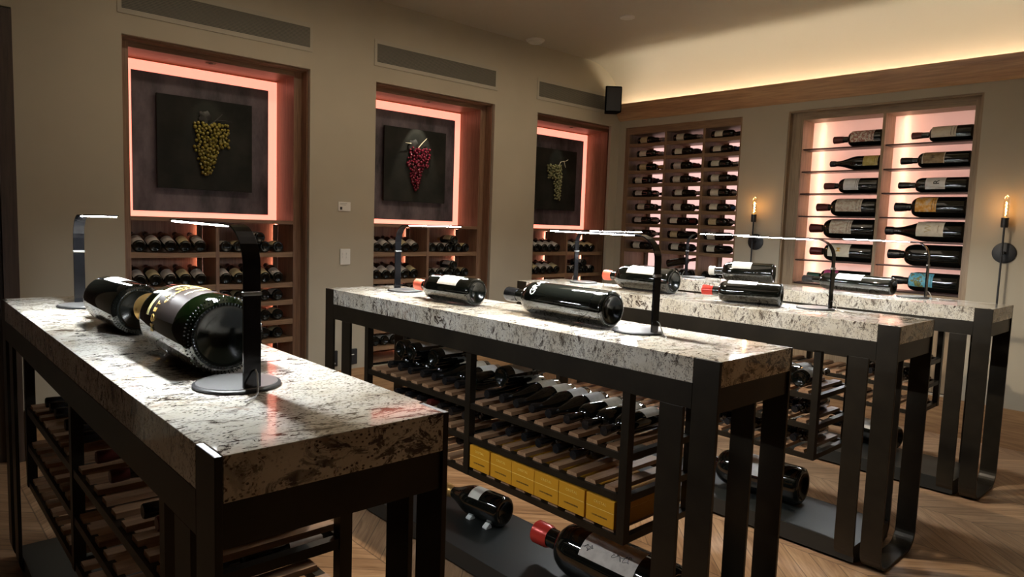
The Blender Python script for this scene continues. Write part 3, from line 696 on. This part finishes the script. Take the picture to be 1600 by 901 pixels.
# ------------------------------------------------------------------ yellow cartons
edges = [(2.062, 1.944), (1.936, 1.818), (1.816, 1.698), (1.696, 1.578), (1.576, 1.458), (1.450, 1.332)]
cl = ['farthest yellow champagne carton, beside the middle post', 'second yellow champagne carton from the middle post', 'third yellow champagne carton from the middle post', 'fourth yellow champagne carton from the middle post', 'second yellow champagne carton from the near post', 'nearest yellow champagne carton, beside the near post']
def flat_text(txt, size, loc, mt, name, parent, rot):
    cu = bpy.data.curves.new(name, 'FONT'); cu.body = txt; cu.size = size; cu.align_x = 'CENTER'; cu.align_y = 'CENTER'; cu.extrude = .0003; cu.resolution_u = 2; cu.space_character = 1.15
    tmp = bpy.data.objects.new(name, cu); COL.objects.link(tmp)
    me = bpy.data.meshes.new_from_object(tmp.evaluated_get(bpy.context.evaluated_depsgraph_get())); bpy.data.objects.remove(tmp)
    me.materials.clear(); me.materials.append(mt)
    o = bpy.data.objects.new(name, me); COL.objects.link(o); o.parent = parent; o.location = loc; o.rotation_euler = rot; return o
for k, (y1, y0) in enumerate(edges):
    t = thing('champagne_carton', cl[k], 'carton', (tables[1]['x']+.022, (y0+y1)/2, SZ[2]+.0105), 'yellow cartons on the bottom shelf of the second table')
    w = (y1-y0)/2
    m = MB(); m.box((0, -w, 0), (.30, w, .0505), M['boxyellow']); m.build('box', t, .0015)
    m = MB(); m.box((-.0008, -w, .0515), (.301, w, .092), M['boxyellow']); m.build('lid', t, .0015)
    m = MB(); m.box((-.0014, -w+.001, .0507), (.30, w-.001, .0523), M['boxline']); m.build('lid_edge', t)
    flat_text('CRISTAL', .0125, (-.0014, 0, .072), M['boxline'], 'print', t, (pi/2, 0, -pi/2))
    flat_text('LOUIS ROEDERER', .0072, (-.0008, 0, .026), M['ink'], 'print', t, (pi/2, 0, -pi/2))

# ------------------------------------------------------------------ niches in the picture wall
gname = ['green', 'red', 'olive']
rows = [1.158, .943, .818, .679, .549, .411, .285]
def led_box(m, a, b, mt): m.box(a, b, mt)
for ni, nn in enumerate(niches):
    t = thing('niche_cabinet', f'walnut lined wall niche with the {gname[ni]} grape picture over bottle shelves', 'cabinet', (0, 0, 0), 'niches in the picture wall')
    a = nn['a']+.001; b = (nn['b']-.001) if ni < 2 else 5.632; i0, i1 = nn['i0'], nn['i1']; yf = W+.11; yb = W+.40; y0 = W+.031
    m = MB()
    m.box((a-.0, y0, NZ0+.001), (a+.010, yf, NZ1-.001), M['niche']); m.box((b-.010, y0, NZ0+.001), (b, yf, NZ1-.001), M['niche']); m.box((a+.010, y0, NZ1-.012), (b-.010, yf, NZ1-.001), M['nicheH'])
    # face strips
    m.box((a, yf, NZ0+.001), (i0, yf+.02, NZ1-.001), M['niche']); m.box((i1, yf, NZ0+.001), (b, yf+.02, NZ1-.001), M['niche']); m.box((i0, yf, 2.380), (i1, yf+.02, NZ1-.001), M['nicheH'])
    # deep box
    m.box((i0-.018, yf+.02, NZ0), (i0, yb, 2.398), M['niche']); m.box((i1, yf+.02, NZ0), (i1+.018, yb, 2.398), M['niche']); m.box((i0, yf+.02, 2.380), (i1, yb, 2.398), M['nicheH'])
    m.box((i0, yf, NZ0), (i1, yb, NZ0+.018), M['nicheH'])
    m.build('frame', t)
    # picture compartment
    zl0, zl1 = 1.377, 2.368
    m = MB(); m.box((i0, yf+.002, 1.352), (i1, yb, zl0-.0008), M['nicheH']); m.build('shelf', t)
    m = MB(); m.box((i0, yb, 1.35), (i1, yb+.015, 2.40), M['niche']); m.build('back_board', t)
    m = MB(); bw_ = .068
    yy = (W+.382, W+.399)
    m.box((i0+.012, yy[0], zl1-bw_), (i1-.004, yy[1], zl1), M['pinkled']); m.box((i0+.012, yy[0], zl0+.0), (i1-.004, yy[1], zl0+.036), M['pinkled'])
    m.box((i0+.012, yy[0], zl0+.036), (i0+.012+bw_, yy[1], zl1-bw_), M['pinkled']); m.box((i1-.004-bw_, yy[0], zl0+.036), (i1-.004, yy[1], zl1-bw_), M['pinkled'])
    m.build('led_border', t)
    m = MB(); m.box((i0+.012+bw_, W+.372, zl0+.036), (i1-.004-bw_, W+.399, zl1-bw_), M['panel']); m.build('panel', t)
    # divider and shelves
    dv = nn['div']
    m = MB(); m.box((dv-.011, yf+.002, NZ0+.018), (dv+.011, yb, 1.352), M['niche']); m.build('divider', t)
    m = MB(); m.box((i0, yb, NZ0), (i1, yb+.012, 1.35), M['niche']); m.build('back_panel', t)
    for z in rows[:6]:
        for (c0, c1) in ((i0, dv-.011), (dv+.011, i1)):
            m = MB(); N = 14   # front lip sags slightly in the middle
            m.box((c0+.0005, yf+.022, z-.020), (c1-.0005, yb-.024, z-.008), M['shelfwood'])
            vs = []; fs = []
            for k in range(N+1):
                u = k/N; x = c0+.0005+(c1-c0-.001)*u; dip = .008*(1-(2*u-1)**2)
                vs += [(x, yf+.004, z-.038), (x, yf+.022, z-.038), (x, yf+.022, z-dip), (x, yf+.004, z-dip)]
            for k in range(N):
                for j in range(4): fs.append((k*4+j, k*4+(j+1) % 4, (k+1)*4+(j+1) % 4, (k+1)*4+j))
            fs.append((0, 1, 2, 3)); fs.append((N*4+3, N*4+2, N*4+1, N*4)); m.add(vs, fs, M['shelfwood'])
            if z > .9 and (ni, rows.index(z), c0 > dv) not in ((0, 0, True), (1, 0, True), (1, 1, True), (2, 1, True)): m.box((c0+.0005, W+.135+.16, z-.0081), (c1-.0005, W+.135+.175, z-.008+.046), M['shelfwood'])
            m.build('shelf', t)
    for (c0, c1) in ((i0, dv-.011), (dv+.011, i1)):
        m = MB(); m.box((c1-.008, yb-.013, NZ0+.02), (c1-.001, yb-.004, 1.345), M['stripled']); m.build('led_strip', t)
        m = MB(); m.box((c1-.036, yb-.032, NZ0+.02), (c1-.0005, yb-.028, 1.345), M['niche']); m.build('light_valance', t)
    # recessed spotlight
    s = thing('niche_spotlight', f'tiny recessed spotlight over the {gname[ni]} grape picture', 'downlight', ((1.655, 3.385, 5.115)[ni], W+.17, 2.380), 'spotlights in the niches')
    m = MB(); m.lathe([(.014, -.001), (.030, -.003), (.033, -.0005), (.014, -.0005)], M['grilleframe'], 24); m.build('ring', s)
    m = MB(); m.lathe([(0, -.0045), (.013, -.004), (.0135, -.0005), (0, -.0005)], M['black'], 16); m.build('lens', s)

# pictures with raised grape bunches
def picture(cx, ni, gm, pts_spec, leafpos, stems, ngr):
    lab = ['square dark picture of a green grape bunch in the left niche', 'square dark picture of a red grape bunch in the middle niche', 'square dark picture of an olive grape bunch in the corner niche'][ni]
    t = thing('grape_picture', lab, 'picture', (cx, W+.372, 1.868), 'grape pictures in the niches')
    m = MB(); m.box((-.310, -.042, -.302), (.310, -.022, .302), M['artboard']); m.build('board', t, .001)
    m = MB(); m.box((-.2, -.0215, -.2), (.2, -.0005, .2), M['black']); m.build('backing', t)
    rnd = random.Random(31+ni); bunch = MB(); placed = []
    tries = 0
    while len(placed) < ngr and tries < 6000:
        tries += 1
        u = rnd.random(); cxr, wr = pts_spec(u); z = .145-.345*u
        x = cxr+wr*(2*rnd.random()-1); r = rnd.uniform(.0095, .0135); dpt = (1-((x-cxr)/max(wr, .01))**2)
        y = -.042-r*.75-dpt*rnd.random()*.028
        if any((x-a)**2+(y-b)**2+(z-c)**2 < (.80*(r+d))**2 for a, b, c, d in placed): continue
        placed.append((x, y, z, r))
        T = Matrix.Translation((x, y, z)) @ Matrix.Diagonal((r, r, r*1.06, 1))
        bunch.lathe([(0, -1), (.5, -.866), (.866, -.5), (1, 0), (.866, .5), (.5, .866), (0, 1)], gm, 10, T)
    bunch.build('grape_bunch', t)
    m = MB()
    for st in stems: m.tube([(x, -.050-y, z) for x, y, z in st], [.0042]+[.0032]*(len(st)-2)+[.0022], M['stem'] if ni else M['leaf'], 7)
    m.build('stem', t)
    if leafpos:
        lx, lz, s_ = leafpos; m = MB(); n = 26; vs = [(lx, -.066, lz)]; vb = [(lx, -.060, lz)]
        for k in range(n):
            a = 2*pi*k/n; rr = s_*(1+.16*cos(5*a+.6)+.06*cos(11*a)); vs.append((lx+rr*cos(a), -.058-.006*sin(3*a), lz+rr*.95*sin(a)))
        vs += [(x, y+.003, z) for x, y, z in vs]
        fs = [(0, 1+k, 1+(k+1) % n) for k in range(n)]+[(n+1, n+2+(k+1) % n, n+2+k) for k in range(n)]+[(1+k, n+2+k, n+2+(k+1) % n, 1+(k+1) % n) for k in range(n)]
        m.add(vs, fs, M['leaf'], True); m.build('leaf', t)
def sp0(u):
    if u < .45: return (.03+.02*u, .115-.02*u)
    return (.0, .085-.06*(u-.45)/.55)
def sp1(u):
    if u < .45: return (.035-.05*u, .105)
    return (-.005, .075-.06*(u-.45)/.55)
def sp2(u):
    if u < .4: return (-.03+.06*u, .10)
    return (.03, .055-.02*(u-.4)/.6) 
picture(1.680, 0, M['grape_green'], sp0, (-.015, .185, .040), [[(.0, 0, .12), (.06, .005, .17), (.10, .01, .215)], [(.06, .005, .17), (.11, .012, .172), (.165, .012, .170)]], 150)
picture(3.385, 1, M['grape_red'], sp1, (-.035, .165, .050), [[(.01, .01, .15), (.05, .02, .20), (.085, .025, .235)], [(-.07, .02, .178), (-.13, .025, .178)]], 120)
picture(5.075, 2, M['grape_dark'], sp2, None, [[(.02, .005, .12), (.05, .015, .18), (.12, .022, .195)], [(.09, .02, .192), (.12, .018, .13)], [(.05, .015, .18), (.03, .01, .14)], [(.12, .022, .195), (.14, .03, .21)]], 120)

# ------------------------------------------------------------------ bottles on the niche shelves, bases to the room
rown = ['top', 'second', 'third', 'fourth', 'fifth', 'lowest']
onames = ['first', 'second', 'third', 'fourth', 'fifth', 'sixth', 'seventh']
plan = {0: [5, 5, 5, 5, 5, 0], 1: [5, 5, 5, 0, 5, 5], 2: [5, 5, 0, 0, 0, 0]}
labsn = {0: ['lab_grey', 'lab_dim'], 1: ['lab_grey'], 2: ['lab_grey']}
rnd = random.Random(5)
for ni, nn in enumerate(niches):
    i0, i1, dv = nn['i0'], nn['i1'], nn['div']
    for ri, cnt in enumerate(plan[ni]):
        if not cnt: continue
        z = rows[ri]-.008
        for side, (c0, c1) in (('left', (i0, dv-.011)), ('right', (dv+.011, i1))):
            ypos = W+.135; w = c1-c0; n_ = cnt; R = .0385; pitch = (w-.03)/n_; pitch = min(pitch, .0905)
            for k in range(n_):
                x = c0+.010+pitch*(k+.5)
                lb = 'lab_dim' if rnd.random() < (.45 if ni == 0 else .15) else 'lab_grey'
                wd_ = {'lab_dim': 'tan', 'lab_grey': 'grey'}[lb]
                kd = 'bordeaux' if rnd.random() < .6 else 'burgundy'; RR = R if kd == 'bordeaux' else .0395; tl_ = radians(19) if (ri < 2 and (ni, ri, side) not in ((0, 0, 'right'), (1, 0, 'right'), (1, 1, 'right'), (2, 1, 'right'))) else 0.
                bottle(kd, (x, ypos+rnd.uniform(0, .012), z+RR*cos(tl_)+.0008), pi/2, .235, RR, rnd.choice(['darkred', 'black', 'black']), f'{wd_} labelled bottle, {onames[k]} from left, {side} bay, {rown[ri]} shelf under {gname[ni]} grape picture', 'wine bottle', 'bottles in the picture niches', roll=rnd.uniform(-.25, .25), lab=lb, lz=(.07, .43), half=1.3, seg=14, tilt=tl_)
            # a second layer crossing a few of the lower bottles
            if (ni, ri, side) in ((0, 0, 'right'), (1, 1, 'right'), (1, 0, 'right'), (2, 1, 'right')):
                xx = c0+pitch*3.0+.010; zz = z+.0385*2+.0385*.86
                gold_ = (ni, ri) == (1, 0)
                tl_ = 0.
                xx = c0+.010+pitch*3
                dz = math.sqrt((2*.0395)**2-(pitch/2)**2) if pitch < .158 else 0
                bottle('bordeaux', (xx, ypos-.004, z+.0395+dz+(.006 if tl_ else .001)), radians(90), .235, .0385, 'gold' if gold_ else 'darkred', f'bottle lying on top of others, {side} bay, {rown[ri]} shelf, {gname[ni]} grape niche', 'wine bottle', 'bottles in the picture niches', roll=.2, lab='lab_dim' if gold_ else 'lab_grey', lz=(.07, .5), seg=14, tilt=tl_)

# ------------------------------------------------------------------ three column rack in the bottle wall
t = thing('wall_rack', 'walnut wall rack with three columns of bottle shelves', 'rack', (0, 0, 0))
ya, yb2, zt_, zb_ = RA[0]+.001, RA[1]-.001, RA[2]-.001, .86
colsA = [(4.020, 4.440), (3.597, 3.998), (3.222, 3.572)]
m = MB(); xf = B+.031; xbk = B+.36
m.box((B+.004, ya, zb_), (xbk, 3.221, zt_), M['rackwoodV']); m.box((B+.004, 4.441, zb_), (xbk, yb2, zt_), M['rackwoodV'])
m.box((B+.004, 3.221, 2.345), (xbk, 4.441, zt_), M['rackwood']); m.box((B+.004, 3.221, zb_), (xbk, 4.441, .905), M['rackwood'])
m.build('frame', t)
m = MB(); m.box((xbk, ya, zb_), (xbk+.015, yb2, zt_), M['rackback']); m.build('back_panel', t)
for (y0, y1) in ((3.998, 4.020), (3.572, 3.597)):
    m = MB(); m.box((B+.006, y0, .905), (xbk-.001, y1, 2.345), M['rackwoodV']); m.build('divider', t)
zr = [2.255, 2.120, 1.988, 1.858, 1.728, 1.592, 1.460, 1.330, 1.208, .965]
for (y0, y1) in colsA:
    for z in zr:
        m = MB(); m.box((B+.026, y0+.0005, z-.018), (xbk-.03, y1-.0005, z-.006), M['rackwood'])
        N = 10; vs = []; fs = []
        for k in range(N+1):
            u = k/N; y = y0+.0005+(y1-y0-.001)*u; dip = .005*(1-(2*u-1)**2)
            vs += [(B+.008, y, z-.036), (B+.026, y, z-.036), (B+.026, y, z-dip), (B+.008, y, z-dip)]
        for k in range(N):
            for j in range(4): fs.append((k*4+j, k*4+(j+1) % 4, (k+1)*4+(j+1) % 4, (k+1)*4+j))
        fs.append((0, 1, 2, 3)); fs.append((N*4+3, N*4+2, N*4+1, N*4)); m.add(vs, fs, M['rackwood']); m.build('shelf', t)
    m = MB(); m.box((xbk-.006, y0+.0005, .91), (xbk-.0005, y1-.045, 2.34), M['rackpanel']); m.build('backlight', t)
    m = MB(); m.box((xbk-.012, y1-.045, .91), (xbk-.0005, y1-.034, 2.34), M['rackwoodV']); m.build('batten', t)
cn = ['left', 'middle', 'right']; rn = ['top', 'second', 'third', 'fourth', 'fifth', 'sixth', 'seventh', 'eighth', 'ninth']
rnd = random.Random(11)
for ci, (y0, y1) in enumerate(colsA):
    for ri, z in enumerate(zr[:9]):
        zz = z-.006
        for di, dep in enumerate((.080, .170)):
            kd = rnd.choice(['bordeaux', 'burgundy', 'bordeaux']); R = .0375; L = .30
            yb_ = y1-.02-rnd.uniform(0, .05) if (y1-y0) > .37 else y1-.012-rnd.uniform(0, .02)
            lb = rnd.choice(['lab_cream', 'lab_cream', 'lab_grey', 'lab_dim']) if di == 0 else 'lab_grey'
            wn_ = {'lab_cream': 'cream', 'lab_grey': 'grey', 'lab_dim': 'tan'}[lb]
            bottle(kd, (B+dep, yb_, zz+R+.0008), -pi/2, L, R, rnd.choice(['darkred', 'black', 'black', 'silver', 'blue', 'gold' if ri == 2 else 'black']), f"{wn_} labelled bottle, {('front','rear')[di]} of {rn[ri]} shelf, {cn[ci]} column of the three-column rack", 'wine bottle', 'bottles in the three-column rack', roll=-rnd.uniform(.8, 1.35), lab=lb, lz=(.13, .40), half=1.25, seg=14)
    # lowest compartment: bottles with their bases to the room
    z = zr[9]-.006; npc = 4; pitch = .088
    for k in range(npc):
        y = y1-.05-pitch*k
        bottle('bordeaux', (B+.05, y, z+.0383), 0., .28, .0375, 'black', f'grey labelled bottle, {onames[k]} from left, lowest shelf, {cn[ci]} column of the three-column rack', 'wine bottle', 'bottles in the three-column rack', roll=rnd.uniform(-.3, .3), lab='lab_grey', lz=(.10, .42), half=1.3, seg=14)
bottle('bordeaux', (B+.07, 3.955, zr[9]-.006+.0765+.042), radians(-78), .30, .0375, 'darkred', 'dark bottle slanting across others, lowest middle compartment of the rack', 'wine bottle', 'bottles in the three-column rack', roll=.5, lab='lab_grey', seg=14, tilt=radians(11))

# ------------------------------------------------------------------ lit display in the bottle wall
t = thing('wall_display', 'oak framed wall display glowing pink with magnums on shelves', 'display cabinet', (0, 0, 0))
c0, c1, zT, zB = RB[0]+.001, RB[1]-.001, RB[2]-.001, RB[3]+.001
xd = B+.05; xk = B+.25
m = MB()
m.box((B+.004, c1-.014, zB), (xd, c1, zT), M['casing']); m.box((B+.004, c0, zB), (xd, c0+.012, zT), M['casing']); m.box((B+.004, c0+.012, zT-.014), (xd, c1-.014, zT), M['casingH'])
m.box((xd, 2.680, zB), (xd+.02, c1, zT), M['casing']); m.box((xd, c0, zB), (xd+.02, 1.458, zT), M['casing']); m.box((xd, 1.458, 2.345), (xd+.02, 2.680, zT), M['casingH']); m.box((xd, 1.458, .955), (xd+.02, 2.680, .992), M['casingH'])
m.box((xd+.02, 2.680, .96), (xk, 2.698, 2.363), M['casing']); m.box((xd+.02, 1.440, .96), (xk, 1.458, 2.363), M['casing']); m.box((xd+.02, 1.458, 2.345), (xk, 2.680, 2.363), M['casingH']); m.box((xd+.02, 1.458, .965), (xk, 2.680, .992), M['casingH'])
m.build('casing', t)
m = MB(); m.box((xd+.003, c0+.012, zB), (xd+.02, c1-.014, .9545), M['casing']); m.build('lower_panel', t)
m = MB(); m.box((xd, 2.040, .992), (xk, 2.062, 2.345), M['casing']); m.build('divider', t)
m = MB(); m.box((xk, 1.44, .96), (xk+.004, 2.70, 2.363), M['backpanel']); m.build('back_panel', t)
m = MB(); m.box((xk+.055, 1.43, .95), (xk+.062, 2.71, 2.373), M['displow']); m.build('backlight', t)
m = MB()
for a, b in (((xk+.0045, 1.425, .945), (xk+.07, 1.4395, 2.38)), ((xk+.0045, 2.7005, .945), (xk+.07, 2.715, 2.38)), ((xk+.0045, 1.44, .945), (xk+.07, 2.70, .9595)), ((xk+.0045, 1.44, 2.3635), (xk+.07, 2.70, 2.38))): m.box(a, b, M['white_plastic'])
m.build('light_box', t)
DZ = [2.112, 1.928, 1.746, 1.561, 1.380, 1.197, 1.006]
dc = [(2.062, 2.680), (1.458, 2.040)]
for (y0, y1) in dc:
    m = MB(); m.box((xk+.026, y1-.088, .998), (xk+.030, y1-.076, 2.340), M['displed']); m.build('led_strip', t)
    for z in DZ:
        m = MB(); m.box((xd+.025, y0+.001, z-.010), (xk-.014, y1-.001, z), M['metalbar']); m.build('shelf', t)
sideL = [  # tipy, R, kind, cap, label material, label start/end as y, text, words
 (2.460, .064, 'bordeaux', 'darkred', 'lab_vine', (2.31, 2.135), None, 'label with a red motif, top of the left column'),
 (2.470, .056, 'burgundy', 'black', 'lab_yellow', (2.20, 2.08), None, 'yellow label, second shelf of the left column'),
 (2.506, .060, 'bordeaux', 'darkred', 'lab_white', (2.335, 2.22), None, 'plain white label, third shelf of the left column'),
 (2.560, .072, 'bordeaux', 'darkred', 'lab_pic', (2.385, 2.185), None, 'wide engraved label, fourth shelf of the left column'),
 (2.608, .080, 'bordeaux', 'darkred', 'lab_pic', (2.42, 2.25), None, 'engraved label, fifth shelf of the left column'),
 (2.589, .073, 'bordeaux', 'darkred', 'lab_cream', (2.42, 2.25), 'gold', 'cream label with a gold motif, sixth shelf of the left column'),
 (2.594, .060, 'bordeaux', 'green', 'wine', (2.44, 2.33), None, 'violet label, lowest shelf of the left column')]
sideR = [
 (1.877, .058, 'bordeaux', 'darkred', 'lab_cream', (1.735, 1.575), None, 'cream label, top of the right column'),
 (1.939, .057, 'bordeaux', 'black', 'lab_brown', (1.775, 1.64), 'H', 'sepia label in a pale border, second shelf of the right column'),
 (1.940, .055, 'bordeaux', 'black', 'lab_white', (1.745, 1.615), 'R', 'white label with one black letter, third shelf of the right column'),
 (1.961, .077, 'bordeaux', 'black', 'lab_gold', (1.80, 1.66), None, 'orange label, fourth shelf of the right column'),
 (2.013, .077, 'burgundy', 'black', 'lab_cream', (1.78, 1.60), 'crest', 'large cream crest label, fifth shelf of the right column'),
 (1.982, .081, 'bordeaux', 'black', None, None, None, 'no paper label, sixth shelf of the right column'),
 (1.940, .073, 'bordeaux', 'black', 'lab_blue', (1.80, 1.64), None, 'blue and green painted label, lowest shelf of the right column')]
for side, (lst, baseY) in enumerate(((sideL, 2.075), (sideR, 1.474))):
    for k, (tip, R, kd, cap, lm, lr, tx, words) in enumerate(lst):
        L = tip-baseY
        by = tip-L
        if lr: z0, z1 = (lr[1]-by)/L, (lr[0]-by)/L
        else: z0, z1 = .1, .2
        z0 = max(z0, .04); 
        def ex(tt, R=R, L=L, tx=tx, z0=z0, z1=z1):
            zc = (z0+z1)/2*L; w = (z1-z0)*L
            if tx == 'R': text_wrap('R', .055, R+.0006, zc-.01, 0, M['ink'], 'lettering', tt)
            elif tx == 'H': 
                text_wrap('H', .030, R+.0008, zc, 0, M['ink'], 'lettering', tt)
                for zz0, zz1 in ((zc-w/2-.006, zc-w/2), (zc+w/2, zc+w/2+.006)):
                    m_ = MB(); arc_patch(m_, R, zz0, zz1, -.84, .84, M['lab_cream'], .0007, 14); m_.build('label_border', tt)
            elif tx == 'gold': text_wrap('M', .05, R+.0006, zc, 0, M['gold'], 'lettering', tt)
            elif tx == 'crest':
                text_wrap('W', .060, R+.0006, zc+.01, 0, M['lab_dim'], 'lettering', tt); text_wrap('CHATEAU', .014, R+.0006, zc-.055, 0, M['lab_brown'], 'lettering', tt)
            elif tx is None and lm:
                for dz_ in (-.30, -.42):
                    m_ = MB(); arc_patch(m_, R, zc+dz_*w-.0012, zc+dz_*w+.0012, -.6, .6, M['ink'], .0009, 10); m_.build('label_line', tt)
        bottle(kd, (xd+.033+R, by, DZ[k]+R+.0012), pi/2, round(L, 4), R, cap, 'display bottle with '+words, 'wine bottle', 'bottles in the lit display', roll=(1.25 if side == 0 else 1.25), lab=lm, lz=(z0, z1), half=.80 if lm != 'lab_white' else .95, seg=32, capf=.2 if side == 0 else .17, extra=ex, name='magnum_bottle', neck=.118)
